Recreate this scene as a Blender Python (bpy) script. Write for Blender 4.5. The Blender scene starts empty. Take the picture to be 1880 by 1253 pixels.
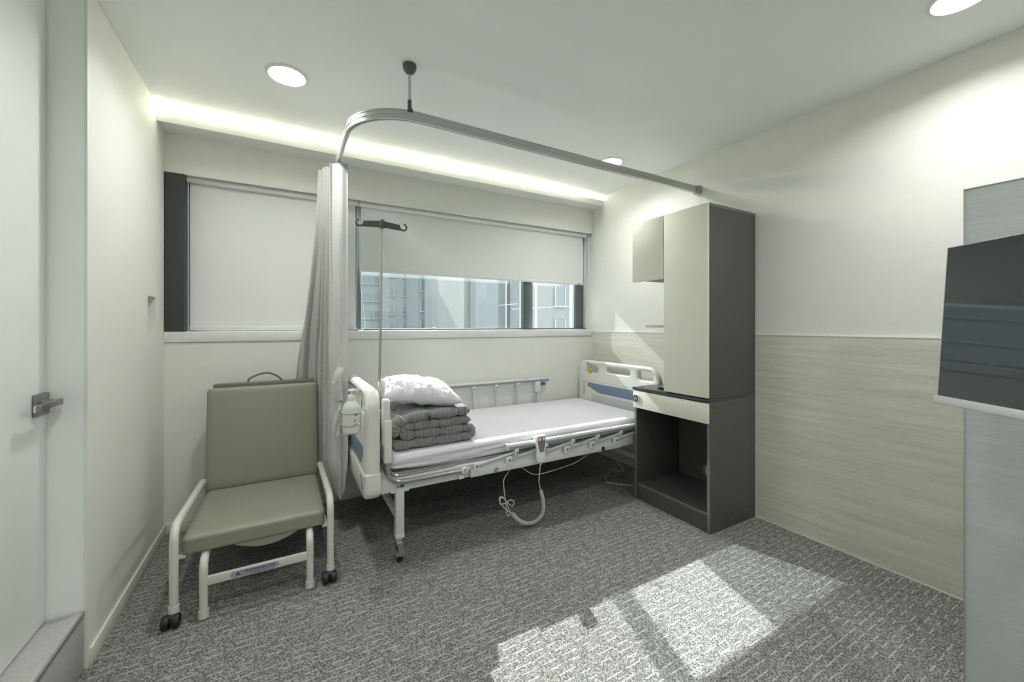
import bpy, bmesh, math, random
from mathutils import Vector, Matrix, noise
random.seed(7)
C = bpy.context.scene.collection
PI = math.pi
# ------------------------------------------------------------------ camera
cam_d = bpy.data.cameras.new('camera'); cam = bpy.data.objects.new('camera', cam_d); C.objects.link(cam)
cam.location = (0, 0, 1.2); cam.rotation_euler = (PI/2, 0, math.radians(-29.5))
cam_d.sensor_width = 36; cam_d.lens = 737/1880*36; cam_d.shift_y = -28.5/1880; cam_d.clip_start = 0.02; cam_d.clip_end = 500
bpy.context.scene.camera = cam
# ------------------------------------------------------------------ exposure, world, sun
vs = bpy.context.scene.view_settings
vs.view_transform = 'Standard'; vs.look = 'None'; vs.gamma = 1; vs.use_curve_mapping = False
vs.exposure = 0.77
bpy.context.scene.cycles.diffuse_bounces = 10; bpy.context.scene.cycles.max_bounces = 16; bpy.context.scene.cycles.transparent_max_bounces = 16
W = bpy.data.worlds.new('world'); bpy.context.scene.world = W; W.use_nodes = True
bg = W.node_tree.nodes['Background']; bg.inputs[0].default_value = (0.86, 0.95, 1.0, 1); bg.inputs[1].default_value = 1.25
def sun(name, d, e, col):
    l = bpy.data.lights.new(name, 'SUN'); l.energy = e; l.angle = 0.0093; l.color = col
    o = bpy.data.objects.new(name, l); C.objects.link(o); o.location = (0, 6, 8)
    o.rotation_euler = Vector(d).to_track_quat('-Z', 'Y').to_euler()
sun('sun', (-.34, -1, -.725), 6.4, (1, .99, .96))
sun('sun_glint_from_facade', (.27, -1, -.725), 2.6, (.93, .98, 1))       # low sun thrown back by glazing across the street
DOWN_E = 4.4; COVE_E = 8.0
# ------------------------------------------------------------------ materials
MATS = {}
def mat(name, col, rough=.5, metal=0, spec=.5, bump=0, bscale=300, var=0, vscale=6, coat=0, trans=0, emit=0, stretch=None, sheen=0):
    if name in MATS: return MATS[name]
    m = bpy.data.materials.new(name); m.use_nodes = True; MATS[name] = m
    nt = m.node_tree; b = nt.nodes['Principled BSDF']; L = nt.links
    b.inputs['Base Color'].default_value = (*col, 1); b.inputs['Roughness'].default_value = rough
    b.inputs['Metallic'].default_value = metal; b.inputs['Specular IOR Level'].default_value = spec
    b.inputs['Coat Weight'].default_value = coat; b.inputs['Transmission Weight'].default_value = trans
    b.inputs['Sheen Weight'].default_value = sheen
    if emit: b.inputs['Emission Color'].default_value = (*col, 1); b.inputs['Emission Strength'].default_value = emit
    tc = nt.nodes.new('ShaderNodeTexCoord'); src = tc.outputs['Object']
    if stretch:
        mp = nt.nodes.new('ShaderNodeMapping'); mp.inputs['Scale'].default_value = stretch; L.new(src, mp.inputs[0]); src = mp.outputs[0]
    if var:
        n = nt.nodes.new('ShaderNodeTexNoise'); n.inputs['Scale'].default_value = vscale; n.inputs['Detail'].default_value = 6; L.new(src, n.inputs['Vector'])
        r = nt.nodes.new('ShaderNodeMapRange'); r.inputs['From Min'].default_value = .3; r.inputs['From Max'].default_value = .7
        r.inputs['To Min'].default_value = 1-var; r.inputs['To Max'].default_value = 1+var; L.new(n.outputs[0], r.inputs[0])
        mx = nt.nodes.new('ShaderNodeVectorMath'); mx.operation = 'SCALE'; mx.inputs[0].default_value = col; L.new(r.outputs[0], mx.inputs['Scale'])
        L.new(mx.outputs[0], b.inputs['Base Color'])
    if bump:
        n = nt.nodes.new('ShaderNodeTexNoise'); n.inputs['Scale'].default_value = bscale; n.inputs['Detail'].default_value = 3; L.new(src, n.inputs['Vector'])
        bp = nt.nodes.new('ShaderNodeBump'); bp.inputs['Strength'].default_value = bump; bp.inputs['Distance'].default_value = .002
        L.new(n.outputs[0], bp.inputs['Height']); L.new(bp.outputs[0], b.inputs['Normal'])
    return m
WALL = mat('wallpaper', (.755, .77, .72), .75, bump=.25, bscale=420, var=.012, vscale=30)
CEIL = mat('ceiling_paint', (.91, .94, .92), .8, var=.01, vscale=3)
DOORM = mat('door_film', (.87, .90, .875), .45, var=.01)
TRIMW = mat('white_trim', (.76, .77, .74), .5)
CREAM = mat('cream_baseboard', (.70, .68, .60), .4)
STONE = mat('step_stone', (.44, .45, .43), .55, bump=.2, bscale=150, var=.10, vscale=90)
FRAMEM = mat('slate_frame', (.13, .15, .155), .4, metal=.3)
DARKP = mat('dark_panel', (.045, .047, .045), .6, var=.06, vscale=40)
ALU = mat('aluminium', (.55, .56, .55), .33, metal=.9)
STEEL = mat('polished_steel', (.56, .55, .53), .16, metal=1)
CHROME = mat('chrome', (.8, .8, .8), .08, metal=1)
BLINDM = mat('blind_fabric', (.76, .775, .76), .9, bump=.15, bscale=900)
BLINDR = mat('blind_rail', (.72, .72, .71), .4)
BEAD = mat('chain_beads', (.82, .84, .84), .3)
CURT = mat('curtain_fabric', (.46, .465, .44), .95, bump=.8, bscale=220, var=.19, vscale=110, stretch=(1, 1, 3.2), sheen=.2)
CURT2 = mat('curtain_lining', (.53, .54, .52), .9, bump=.4, bscale=300, var=.08, vscale=70, stretch=(1, 1, 3))
LEATHER = mat('taupe_leatherette', (.275, .275, .215), .42, bump=.3, bscale=700, var=.02)
LEATHERD = mat('taupe_leatherette_dark', (.15, .147, .125), .5, bump=.3, bscale=700)
PAINT = mat('cream_tube_paint', (.66, .65, .59), .28, coat=.3)
RUBBER = mat('black_rubber', (.012, .012, .012), .45)
ABS = mat('ivory_plastic', (.70, .70, .66), .28, spec=.5)
ABSG = mat('grey_plastic_panel', (.48, .51, .49), .4)
BLUE = mat('blue_panel', (.17, .23, .33), .4)
RAILW = mat('side_rail_white', (.62, .64, .63), .35)
RAILG = mat('side_rail_grey', (.25, .28, .285), .35)
SHEET = mat('sheet_cotton', (.66, .655, .69), .85, bump=.2, bscale=500)
PILLOWM = mat('pillow_cotton', (.66, .66, .70), .85, bump=.25, bscale=400)
QUILT = mat('quilt_fabric', (.225, .235, .23), .95, bump=1.0, bscale=200, var=.42, vscale=260, sheen=.3)
CARC = mat('charcoal_board', (.080, .084, .074), .42, bump=.08, bscale=200, var=.05, vscale=60)
CARCE = mat('charcoal_edge', (.15, .165, .155), .4)
TAUPE = mat('taupe_door_board', (.76, .755, .65), .38, var=.02, vscale=5)
TOPM = mat('counter_top', (.055, .06, .06), .22)
BLACK = mat('black_plastic', (.01, .01, .011), .35)
WHITEP = mat('white_plastic', (.8, .8, .78), .3)
GREYP = mat('grey_control_plastic', (.17, .18, .19), .4)
DGREY = mat('hook_grey_plastic', (.09, .1, .095), .45)
CORD = mat('cord_ivory', (.55, .55, .50), .45)
SCREEN = mat('tv_screen', (.020, .028, .034), .03, spec=1.0, coat=.35)
LEDM = mat('downlight_diffuser', (1, .97, .93), .5, emit=6)
INKB = mat('ink_blue', (.02, .07, .28), .5); INKR = mat('ink_red', (.5, .06, .05), .5); INKK = mat('ink_dark', (.02, .02, .025), .6)
INKP = mat('ink_purple', (.22, .06, .22), .6); INKG = mat('ink_green', (.04, .42, .12), .6); INKV = mat('ink_violet', (.25, .28, .55), .6)
LABELG = mat('label_silver', (.34, .37, .38), .4); LABELW = mat('label_paper', (.66, .63, .60), .6)
YEL = mat('tag_yellow', (.62, .52, .12), .5)
def brushed():
    m = mat('brushed_metal_panel', (.30, .33, .335), .45, metal=.35)
    nt = m.node_tree; b = nt.nodes['Principled BSDF']; L = nt.links
    tc = nt.nodes.new('ShaderNodeTexCoord'); mp = nt.nodes.new('ShaderNodeMapping'); mp.inputs['Scale'].default_value = (6, 6, 420)
    n = nt.nodes.new('ShaderNodeTexNoise'); n.inputs['Scale'].default_value = 1; n.inputs['Detail'].default_value = 5
    L.new(tc.outputs['Object'], mp.inputs[0]); L.new(mp.outputs[0], n.inputs['Vector'])
    r = nt.nodes.new('ShaderNodeValToRGB'); r.color_ramp.elements[0].position = .3; r.color_ramp.elements[1].position = .7
    r.color_ramp.elements[0].color = (.50, .53, .53, 1); r.color_ramp.elements[1].color = (.60, .635, .635, 1)
    L.new(n.outputs[0], r.inputs[0]); L.new(r.outputs[0], b.inputs['Base Color'])
    return m
BRUSH = brushed()
def wood():
    m = mat('greige_wood_panel', (.4, .38, .33), .5)
    nt = m.node_tree; b = nt.nodes['Principled BSDF']; L = nt.links
    tc = nt.nodes.new('ShaderNodeTexCoord'); cols = []
    mp = nt.nodes.new('ShaderNodeMapping'); mp.inputs['Scale'].default_value = (1, 1.3, 26); L.new(tc.outputs['Object'], mp.inputs[0])
    n = nt.nodes.new('ShaderNodeTexNoise'); n.inputs['Scale'].default_value = 1.6; n.inputs['Detail'].default_value = 8; n.inputs['Distortion'].default_value = .6
    L.new(mp.outputs[0], n.inputs['Vector'])
    mp2 = nt.nodes.new('ShaderNodeMapping'); mp2.inputs['Scale'].default_value = (1, 22, 420); L.new(tc.outputs['Object'], mp2.inputs[0])
    n2 = nt.nodes.new('ShaderNodeTexNoise'); n2.inputs['Scale'].default_value = 1.5; n2.inputs['Detail'].default_value = 4; L.new(mp2.outputs[0], n2.inputs['Vector'])
    a = nt.nodes.new('ShaderNodeMath'); a.operation = 'MULTIPLY_ADD'; a.inputs[1].default_value = .55; L.new(n2.outputs[0], a.inputs[0])
    a2 = nt.nodes.new('ShaderNodeMath'); a2.operation = 'MULTIPLY'; a2.inputs[1].default_value = .55; L.new(n.outputs[0], a2.inputs[0]); L.new(a2.outputs[0], a.inputs[2])
    r = nt.nodes.new('ShaderNodeValToRGB'); r.color_ramp.elements[0].position = .38; r.color_ramp.elements[1].position = .68
    r.color_ramp.elements[0].color = (.555, .54, .46, 1); r.color_ramp.elements[1].color = (.73, .72, .635, 1)
    L.new(a.outputs[0], r.inputs[0]); L.new(r.outputs[0], b.inputs['Base Color'])
    bp = nt.nodes.new('ShaderNodeBump'); bp.inputs['Strength'].default_value = .15; bp.inputs['Distance'].default_value = .002
    L.new(a.outputs[0], bp.inputs['Height']); L.new(bp.outputs[0], b.inputs['Normal'])
    return m
WOOD = wood()
def carpet():
    m = mat('woven_carpet', (.1, .1, .1), .95, spec=.15)
    nt = m.node_tree; b = nt.nodes['Principled BSDF']; L = nt.links
    def M(op, a, b_=None, c=None):
        n = nt.nodes.new('ShaderNodeMath'); n.operation = op
        for i, v in enumerate((a, b_, c)):
            if v is None: continue
            if isinstance(v, (int, float)): n.inputs[i].default_value = v
            else: L.new(v, n.inputs[i])
        return n.outputs[0]
    tc = nt.nodes.new('ShaderNodeTexCoord'); sp = nt.nodes.new('ShaderNodeSeparateXYZ'); L.new(tc.outputs['Object'], sp.inputs[0])
    wob = nt.nodes.new('ShaderNodeTexNoise'); wob.inputs['Scale'].default_value = 160; L.new(tc.outputs['Object'], wob.inputs['Vector'])
    yy = M('MULTIPLY_ADD', M('SUBTRACT', wob.outputs[0], .5), .006, sp.outputs[1])
    rowf = M('DIVIDE', yy, .031); row = M('FLOOR', rowf); fy = M('SUBTRACT', rowf, row)
    wn = nt.nodes.new('ShaderNodeTexWhiteNoise'); wn.noise_dimensions = '1D'; L.new(row, wn.inputs['W'])
    cf = M('ADD', M('DIVIDE', sp.outputs[0], .088), M('MULTIPLY', wn.outputs[0], 9)); cell = M('FLOOR', cf); fx = M('SUBTRACT', cf, cell)
    cx = nt.nodes.new('ShaderNodeCombineXYZ'); L.new(cell, cx.inputs[0]); L.new(row, cx.inputs[1])
    w2 = nt.nodes.new('ShaderNodeTexWhiteNoise'); w2.noise_dimensions = '2D'; L.new(cx.outputs[0], w2.inputs['Vector'])
    dash = M('MULTIPLY', M('LESS_THAN', fy, .13), M('GREATER_THAN', w2.outputs[0], .15))
    dash = M('MULTIPLY', dash, M('LESS_THAN', fx, M('MULTIPLY_ADD', w2.outputs[0], .55, .30)))
    n1 = nt.nodes.new('ShaderNodeTexNoise'); n1.inputs['Scale'].default_value = 380; n1.inputs['Detail'].default_value = 3; L.new(tc.outputs['Object'], n1.inputs['Vector'])
    vo = nt.nodes.new('ShaderNodeTexWhiteNoise'); vo.noise_dimensions = '3D'
    sn = nt.nodes.new('ShaderNodeVectorMath'); sn.operation = 'SNAP'; sn.inputs[1].default_value = (.0042, .0042, 1); L.new(tc.outputs['Object'], sn.inputs[0]); L.new(sn.outputs[0], vo.inputs['Vector'])
    f = M('ADD', M('MULTIPLY', n1.outputs[0], .55), M('MULTIPLY', vo.outputs[0], .45))
    r = nt.nodes.new('ShaderNodeValToRGB'); e = r.color_ramp.elements
    e[0].position = .28; e[0].color = (.085, .086, .082, 1); e[1].position = .74; e[1].color = (.40, .40, .38, 1)
    x = e.new(.5); x.color = (.195, .196, .187, 1); L.new(f, r.inputs[0])
    mx = nt.nodes.new('ShaderNodeMix'); mx.data_type = 'RGBA'; L.new(r.outputs[0], mx.inputs[6]); mx.inputs[7].default_value = (.58, .58, .55, 1)
    L.new(M('MULTIPLY', dash, M('MULTIPLY_ADD', n1.outputs[0], 1.0, .15)), mx.inputs[0]); L.new(mx.outputs[2], b.inputs['Base Color'])
    bp = nt.nodes.new('ShaderNodeBump'); bp.inputs['Strength'].default_value = .7; bp.inputs['Distance'].default_value = .003
    L.new(f, bp.inputs['Height']); L.new(bp.outputs[0], b.inputs['Normal'])
    return m
CARPET = carpet()
def glass(name, tint=(.93, .96, .95), ior=1.5):
    m = bpy.data.materials.new(name); m.use_nodes = True; nt = m.node_tree; nt.nodes.clear(); L = nt.links
    o = nt.nodes.new('ShaderNodeOutputMaterial'); t = nt.nodes.new('ShaderNodeBsdfTransparent'); t.inputs[0].default_value = (*tint, 1)
    g = nt.nodes.new('ShaderNodeBsdfGlossy'); g.inputs['Roughness'].default_value = .01; f = nt.nodes.new('ShaderNodeFresnel')
    ge = nt.nodes.new('ShaderNodeNewGeometry'); mr = nt.nodes.new('ShaderNodeMapRange'); L.new(ge.outputs['Backfacing'], mr.inputs[0])
    mr.inputs['To Min'].default_value = ior; mr.inputs['To Max'].default_value = 1/ior; L.new(mr.outputs[0], f.inputs[0])     # same reflectance on leaving the pane (thin pane, no bending)
    x = nt.nodes.new('ShaderNodeMixShader'); L.new(f.outputs[0], x.inputs[0]); L.new(t.outputs[0], x.inputs[1]); L.new(g.outputs[0], x.inputs[2]); L.new(x.outputs[0], o.inputs[0])
    return m
GLASS = glass('window_glass', (.93, .96, .955), 1.7); CLEARP = glass('clear_plastic', (.9, .93, .92))
BOTTLEM = mat('milky_bottle', (.80, .84, .81), .25, trans=.25)
# ------------------------------------------------------------------ mesh helpers
class MB:
    def __init__(s): s.bm = bmesh.new()
    def box(s, a, b, bev=0, seg=2, M=None):
        vs_ = [s.bm.verts.new((x, y, z)) for z in (a[2], b[2]) for y in (a[1], b[1]) for x in (a[0], b[0])]
        F = [(0, 2, 3, 1), (4, 5, 7, 6), (0, 1, 5, 4), (2, 6, 7, 3), (0, 4, 6, 2), (1, 3, 7, 5)]
        fs = [s.bm.faces.new([vs_[i] for i in f]) for f in F]
        if bev:
            es = list({e for f in fs for e in f.edges})
            r = bmesh.ops.bevel(s.bm, geom=es, offset=bev, segments=seg, profile=.5, affect='EDGES')
            vs_ = list({v for f in r['faces'] for v in f.verts} | {v for v in vs_ if v.is_valid})
        if M: 
            for v in vs_: v.co = M @ v.co
        return s
    def ring(s, c, t, r, n, up=None):
        t = t.normalized(); up = up or Vector((0, 0, 1))
        if abs(t.dot(up)) > .98: up = Vector((1, 0, 0))
        a = t.cross(up).normalized(); b = a.cross(t)
        return [s.bm.verts.new(c + a*r*math.cos(2*PI*i/n) + b*r*math.sin(2*PI*i/n)) for i in range(n)]
    def tube(s, pts, r, n=12, closed=False, cap=True):
        pts = [Vector(p) for p in pts]; N = len(pts); rings = []; rr = r if isinstance(r, (list, tuple)) else [r]*N
        # parallel transport
        def tan(i):
            if closed: return (pts[(i+1) % N]-pts[i-1])
            return pts[min(i+1, N-1)]-pts[max(i-1, 0)]
        t0 = tan(0).normalized(); up = Vector((0, 0, 1)) if abs(t0.z) < .9 else Vector((1, 0, 0))
        a = t0.cross(up).normalized()
        for i in range(N):
            t = tan(i).normalized(); a = (a - t*a.dot(t)).normalized(); b = t.cross(a)
            rings.append([s.bm.verts.new(pts[i] + a*rr[i]*math.cos(2*PI*k/n) + b*rr[i]*math.sin(2*PI*k/n)) for k in range(n)])
        for i in range(N if closed else N-1):
            A, B = rings[i], rings[(i+1) % N]
            for k in range(n): s.bm.faces.new((A[k], A[(k+1) % n], B[(k+1) % n], B[k]))
        if cap and not closed: s.bm.faces.new(rings[0][::-1]); s.bm.faces.new(rings[-1])
        return s
    def cyl(s, a, b, r, r2=None, n=24): return s.tube([a, b], [r, r if r2 is None else r2], n)
    def lathe(s, prof, M=None, n=32):
        rings = []; vs_ = []
        for (r, z) in prof:
            if r < 1e-6: q = [s.bm.verts.new((0, 0, z))]
            else: q = [s.bm.verts.new((r*math.cos(2*PI*i/n), r*math.sin(2*PI*i/n), z)) for i in range(n)]
            rings.append(q); vs_ += q
        for A, B in zip(rings, rings[1:]):
            for i in range(n):
                j = (i+1) % n
                if len(A) == 1 and len(B) == 1: continue
                if len(A) == 1: s.bm.faces.new((A[0], B[j], B[i]))
                elif len(B) == 1: s.bm.faces.new((A[i], A[j], B[0]))
                else: s.bm.faces.new((A[i], A[j], B[j], B[i]))
        if M:
            for v in vs_: v.co = M @ v.co
        return s
    def grid(s, fn, nu, nv, wrapu=False):
        V = [[s.bm.verts.new(fn(i/(nu if wrapu else nu-1) if nu > 1 else 0, j/(nv-1))) for j in range(nv)] for i in range(nu)]
        for i in range(nu if wrapu else nu-1):
            for j in range(nv-1):
                s.bm.faces.new((V[i][j], V[(i+1) % nu][j], V[(i+1) % nu][j+1], V[i][j+1]))
        return V
    def sheet(s, fn, nu, nv, th):
        P = [[Vector(fn(i/(nu-1), j/(nv-1))) for j in range(nv)] for i in range(nu)]; F = []; K = []
        for i in range(nu):
            f = []; k = []
            for j in range(nv):
                a = P[min(i+1, nu-1)][j]-P[max(i-1, 0)][j]; b = P[i][min(j+1, nv-1)]-P[i][max(j-1, 0)]; n = a.cross(b).normalized()*th/2
                f.append(s.bm.verts.new(P[i][j]+n)); k.append(s.bm.verts.new(P[i][j]-n))
            F.append(f); K.append(k)
        q = s.bm.faces.new
        for i in range(nu-1):
            for j in range(nv-1):
                q((F[i][j], F[i+1][j], F[i+1][j+1], F[i][j+1])); q((K[i][j], K[i][j+1], K[i+1][j+1], K[i+1][j]))
            q((F[i][0], K[i][0], K[i+1][0], F[i+1][0])); q((F[i][-1], F[i+1][-1], K[i+1][-1], K[i][-1]))
        for j in range(nv-1):
            q((F[0][j], F[0][j+1], K[0][j+1], K[0][j])); q((F[-1][j], K[-1][j], K[-1][j+1], F[-1][j+1]))
        return s
    def prism(s, pts, d):
        """pts: 3D polygon, d: extrusion vector"""
        A = [s.bm.verts.new(p) for p in pts]; B = [s.bm.verts.new(Vector(p)+Vector(d)) for p in pts]; n = len(pts)
        s.bm.faces.new(A[::-1]); s.bm.faces.new(B)
        for i in range(n): s.bm.faces.new((A[i], A[(i+1) % n], B[(i+1) % n], B[i]))
        return s
    def build(s, name, m, parent=None, smooth=True, ang=35):
        bmesh.ops.recalc_face_normals(s.bm, faces=s.bm.faces)
        me = bpy.data.meshes.new(name); s.bm.to_mesh(me); s.bm.free(); return link(name, me, m, parent, smooth, ang)
def link(name, me, m, parent=None, smooth=True, ang=35):
    me.materials.clear(); me.materials.append(m)
    if smooth:
        me.shade_smooth(); me.set_sharp_from_angle(angle=math.radians(ang))
    o = bpy.data.objects.new(name, me); C.objects.link(o)
    if parent:
        o.parent = parent; bpy.context.view_layer.update() if False else None
        o.matrix_parent_inverse = root_mat(parent).inverted()
    return o
def root_mat(o):
    M = o.matrix_basis.copy()
    while o.parent: M = o.parent.matrix_basis @ o.matrix_parent_inverse @ M if False else (o.parent.matrix_basis @ o.matrix_parent_inverse @ M); o = o.parent
    return M
def tag(o, label, cat, group=None, kind=None):
    o['label'] = label; o['category'] = cat
    if group: o['group'] = group
    if kind: o['kind'] = kind
    return o
def thing(name, label, cat, loc, group=None):
    o = bpy.data.objects.new(name, None); C.objects.link(o); o.location = loc; o.empty_display_size = .1
    return tag(o, label, cat, group)
def struct(o): o['kind'] = 'structure'; return o
def B(name, a, b, m, parent=None, bev=0, seg=2): return MB().box(a, b, bev, seg).build(name, m, parent)
def smoothpath(pts, r, n=6):
    """round polyline corners with radius r"""
    P = [Vector(p) for p in pts]; out = [P[0]]
    for i in range(1, len(P)-1):
        a = (P[i-1]-P[i]); b = (P[i+1]-P[i]); rr = min(r, a.length*.49, b.length*.49)
        p0 = P[i]+a.normalized()*rr; p1 = P[i]+b.normalized()*rr
        for k in range(n+1):
            t = k/n; out.append(p0*(1-t)**2 + P[i]*2*t*(1-t) + p1*t*t)
    out.append(P[-1]); return out
def spline(pts, n=8):
    P = [Vector(p) for p in pts]; Q = [P[0]*2-P[1]]+P+[P[-1]*2-P[-2]]; out = []
    for i in range(1, len(Q)-2):
        for k in range(n):
            t = k/n; a, b, c, d = Q[i-1:i+3]
            out.append(.5*((2*b)+(c-a)*t+(2*a-5*b+4*c-d)*t*t+(3*b-a-3*c+d)*t**3))
    out.append(P[-1]); return out
def rrect(x0, y0, x1, y1, r, n=6):
    rs = r if isinstance(r, (list, tuple)) else (r,)*4; out = []
    for (cx, cy, a0, q) in ((x1, y0, -PI/2, 0), (x1, y1, 0, 1), (x0, y1, PI/2, 2), (x0, y0, PI, 3)):
        rr = rs[q]; ccx = cx - rr if cx == x1 else cx + rr; ccy = cy - rr if cy == y1 else cy + rr
        for k in range(n+1):
            a = a0 + PI/2*k/n; out.append((ccx+rr*math.cos(a), ccy+rr*math.sin(a)))
    return out
def plate(name, outline, holes, th, bev, m_, M, parent=None, ang=35):
    """flat 2-D outline with holes, thickness th (centred), rounded edges; M places it"""
    m = MB(); bm = m.bm; caps = ([], [])
    for li, pl in enumerate([outline]+list(holes)):
        pl = [Vector((p[0], p[1])) for p in pl]
        pl = [p for i, p in enumerate(pl) if (p-pl[i-1]).length > 1e-5]
        ar = sum(p.x*q.y-q.x*p.y for p, q in zip(pl, pl[1:]+pl[:1]))
        if ar < 0: pl.reverse()
        n = len(pl); nr = []
        for i in range(n):
            e1 = (pl[i]-pl[i-1]).normalized(); e2 = (pl[(i+1) % n]-pl[i]).normalized(); t = (e1+e2).normalized(); k = 1/max(.5, t.dot(e1))
            nr.append(Vector((t.y, -t.x))*k*(1 if li == 0 else -1))      # away from the material
        rings = []
        prof = [(bev*(1-math.sin(PI/2*k/3)), -th/2+bev*(1-math.cos(PI/2*k/3))) for k in range(4)]; prof += [(o_, -z) for o_, z in prof[::-1]]
        for o_, z in prof: rings.append([bm.verts.new((p.x-q.x*o_, p.y-q.y*o_, z)) for p, q in zip(pl, nr)])
        for A, Bq in zip(rings, rings[1:]):
            for i in range(n): bm.faces.new((A[i], A[(i+1) % n], Bq[(i+1) % n], Bq[i]))
        for c, R_ in ((0, rings[0]), (1, rings[-1])): caps[c].extend(bm.edges.get((R_[i], R_[(i+1) % n])) for i in range(n))
    for c in caps: bmesh.ops.triangle_fill(bm, use_beauty=True, use_dissolve=False, edges=c)
    for v in bm.verts: v.co = M @ v.co
    return m.build(name, m_, parent, ang=ang)
def text(name, s, size, m, M, parent=None, th=.0004, align='CENTER', bold=0):
    cu = bpy.data.curves.new(name, 'FONT'); cu.body = s; cu.size = size; cu.align_x = align; cu.align_y = 'CENTER'; cu.extrude = th; cu.offset = bold
    o = bpy.data.objects.new('tmp', cu); C.objects.link(o); dg = bpy.context.evaluated_depsgraph_get()
    me = bpy.data.meshes.new_from_object(o.evaluated_get(dg)); C.objects.unlink(o); bpy.data.objects.remove(o); me.name = name
    me.transform(M); return link(name, me, m, parent, False)
def basis(o, x, y):
    x = Vector(x).normalized(); y = Vector(y); y = (y-x*y.dot(x)).normalized(); z = x.cross(y)
    M = Matrix((x, y, z)).transposed().to_4x4(); M.translation = Vector(o); return M

# ================================================================== THE ROOM
XL, XR, YW, H = -.602, 2.582, 2.98, 2.40
YB, XD = -2.4, -.702
struct(B('floor', (XD-.15, YB-.1, -.05), (XR+.1, YW+.27, 0), CARPET))
struct(B('ceiling', (XD-.15, YB-.1, H), (XR+.1, YW+.27, H+.1), CEIL))
# left wall with a slim recessed niche
def wall_with_niche():
    m = MB(); x0 = XL-.15
    y0, y1, z0, z1 = 2.668, 2.810, 1.153, 1.352
    m.box((x0, 1.965, 0), (XL, y0, H)); m.box((x0, y1, 0), (XL, YW+.27, H))
    m.box((x0, y0, 0), (XL, y1, z0)); m.box((x0, y0, z1), (XL, y1, H)); m.box((x0, y0, z0), (x0+.03, y1, z1))
    return m.build('wall_left', WALL, smooth=False)
struct(wall_with_niche())
struct(B('trim_1', (XL-.008, 1.953, 0), (XL+.001, 1.966, H), TRIMW))                       # corner bead at wall end
struct(B('wall_entry', (XD-.15, YB-.1, 0), (XD-.02, .93, H), WALL))
struct(B('wall_entry_end', (XD-.15, 1.957, 0), (XL-.008, 1.966, H), DOORM))
struct(B('wall_front', (XD-.15, YB-.1, 0), (XR+.1, YB, H), WALL))
struct(B('wall_right', (XR, YB-.1, 0), (XR+.1, YW+.27, H), WALL))
struct(B('wall_back', (XL, YW, 0), (XR, YW+.27, 1.10), WALL))
struct(B('wall_back_header', (XL, 3.09, 2.17), (XR, YW+.27, H), WALL))
struct(B('trim_2', (XL, YW-.002, 2.083), (XR, YW+.02, H), WALL))                          # bulkhead board hiding the blind rolls
struct(B('trim_3', (XL, YW-.008, 1.102), (XR, YW+.27, 1.163), TRIMW, bev=.002))               # window sill
m = MB(); m.box((XL, 2.827, 2.308), (XR, YW, 2.326)); m.box((XL, 2.827, 2.326), (XR, 2.840, 2.359)); struct(m.build('trim_4', TRIMW, smooth=False))  # cove shelf
struct(B('trim_5', (XL+.004, YW-.006, 1.164), (-.510, YW+.10, 2.082), DARKP))              # dark infill panel
struct(B('trim_6', (XR-.010, YB, .004), (XR+.002, YW, 1.140), WOOD))                       # wood-look wainscot
struct(B('trim_7', (XR-.012, YB, 1.140), (XR+.002, YW, 1.145), TRIMW))
struct(B('trim_8', (XR-.014, YB, 0), (XR+.002, YW, .006), CREAM))
struct(B('trim_9', (XR-.012, YW-.004, .0), (XR-.006, YW+.001, 1.103), TRIMW))
m = MB(); m.box((XL, 1.966, 0), (XL+.010, YW, .062), .002); struct(m.build('baseboard_left', CREAM))
m = MB(); m.box((XL+.010, YW-.010, 0), (XR-.012, YW, .062), .002); struct(m.build('baseboard_back', CREAM))
m = MB(); m.box((XL-.0005, 1.9665, H-.004), (XL+.004, YW, H), 0); struct(m.build('trim_10', TRIMW))
struct(B('trim_11', (XR-.0003, 1.1955, 1.145), (XR+.001, 1.1965, H), WALL))  # wallpaper seam
# stone step and door
m = MB(); m.box((XD-.02, YB, 0), (-.609, 1.950, .203), .003); struct(m.build('trim_12', STONE))
m = MB(); m.box((-.613, YB, .190), (-.606, 1.950, .2045), .001); struct(m.build('trim_13', ALU))
door = struct(B('door_1', (XD-.04, 1.005, .207), (XD, 1.9525, H), DOORM, bev=.001))
struct(B('gap_shade_side', (XD-.03, 1.9525, .203), (XD-.010, 1.957, H), BLACK))  # black strip put in as the shade of the door-edge gap
struct(B('gap_shade_base', (XD-.03, .93, .2031), (XD-.008, 1.957, .2069), BLACK))  # black strip stands in for the shade under the door leaf
struct(B('trim_14', (XD-.10, .93, .203), (XD-.001, 1.0, H), DOORM))
hx = XD
hd = MB().box((hx, 1.868, .905), (hx+.012, 1.945, .977), .002).build('door_handle', mat('brushed_nickel', (.30, .30, .28), .33, metal=.9), door)
MB().cyl((hx+.012, 1.909, .945), (hx+.040, 1.909, .945), .011).box((hx+.030, 1.900, .936), (hx+.052, 1.918, .955), .002).box((hx+.040, 1.782, .936), (hx+.054, 1.918, .956), .002).build('lever', MATS['brushed_nickel'], hd)
MB().box((hx+.034, 1.7835, .932), (hx+.0395, 1.796, .953), .002).build('latch_tab', WHITEP, hd)

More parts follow.
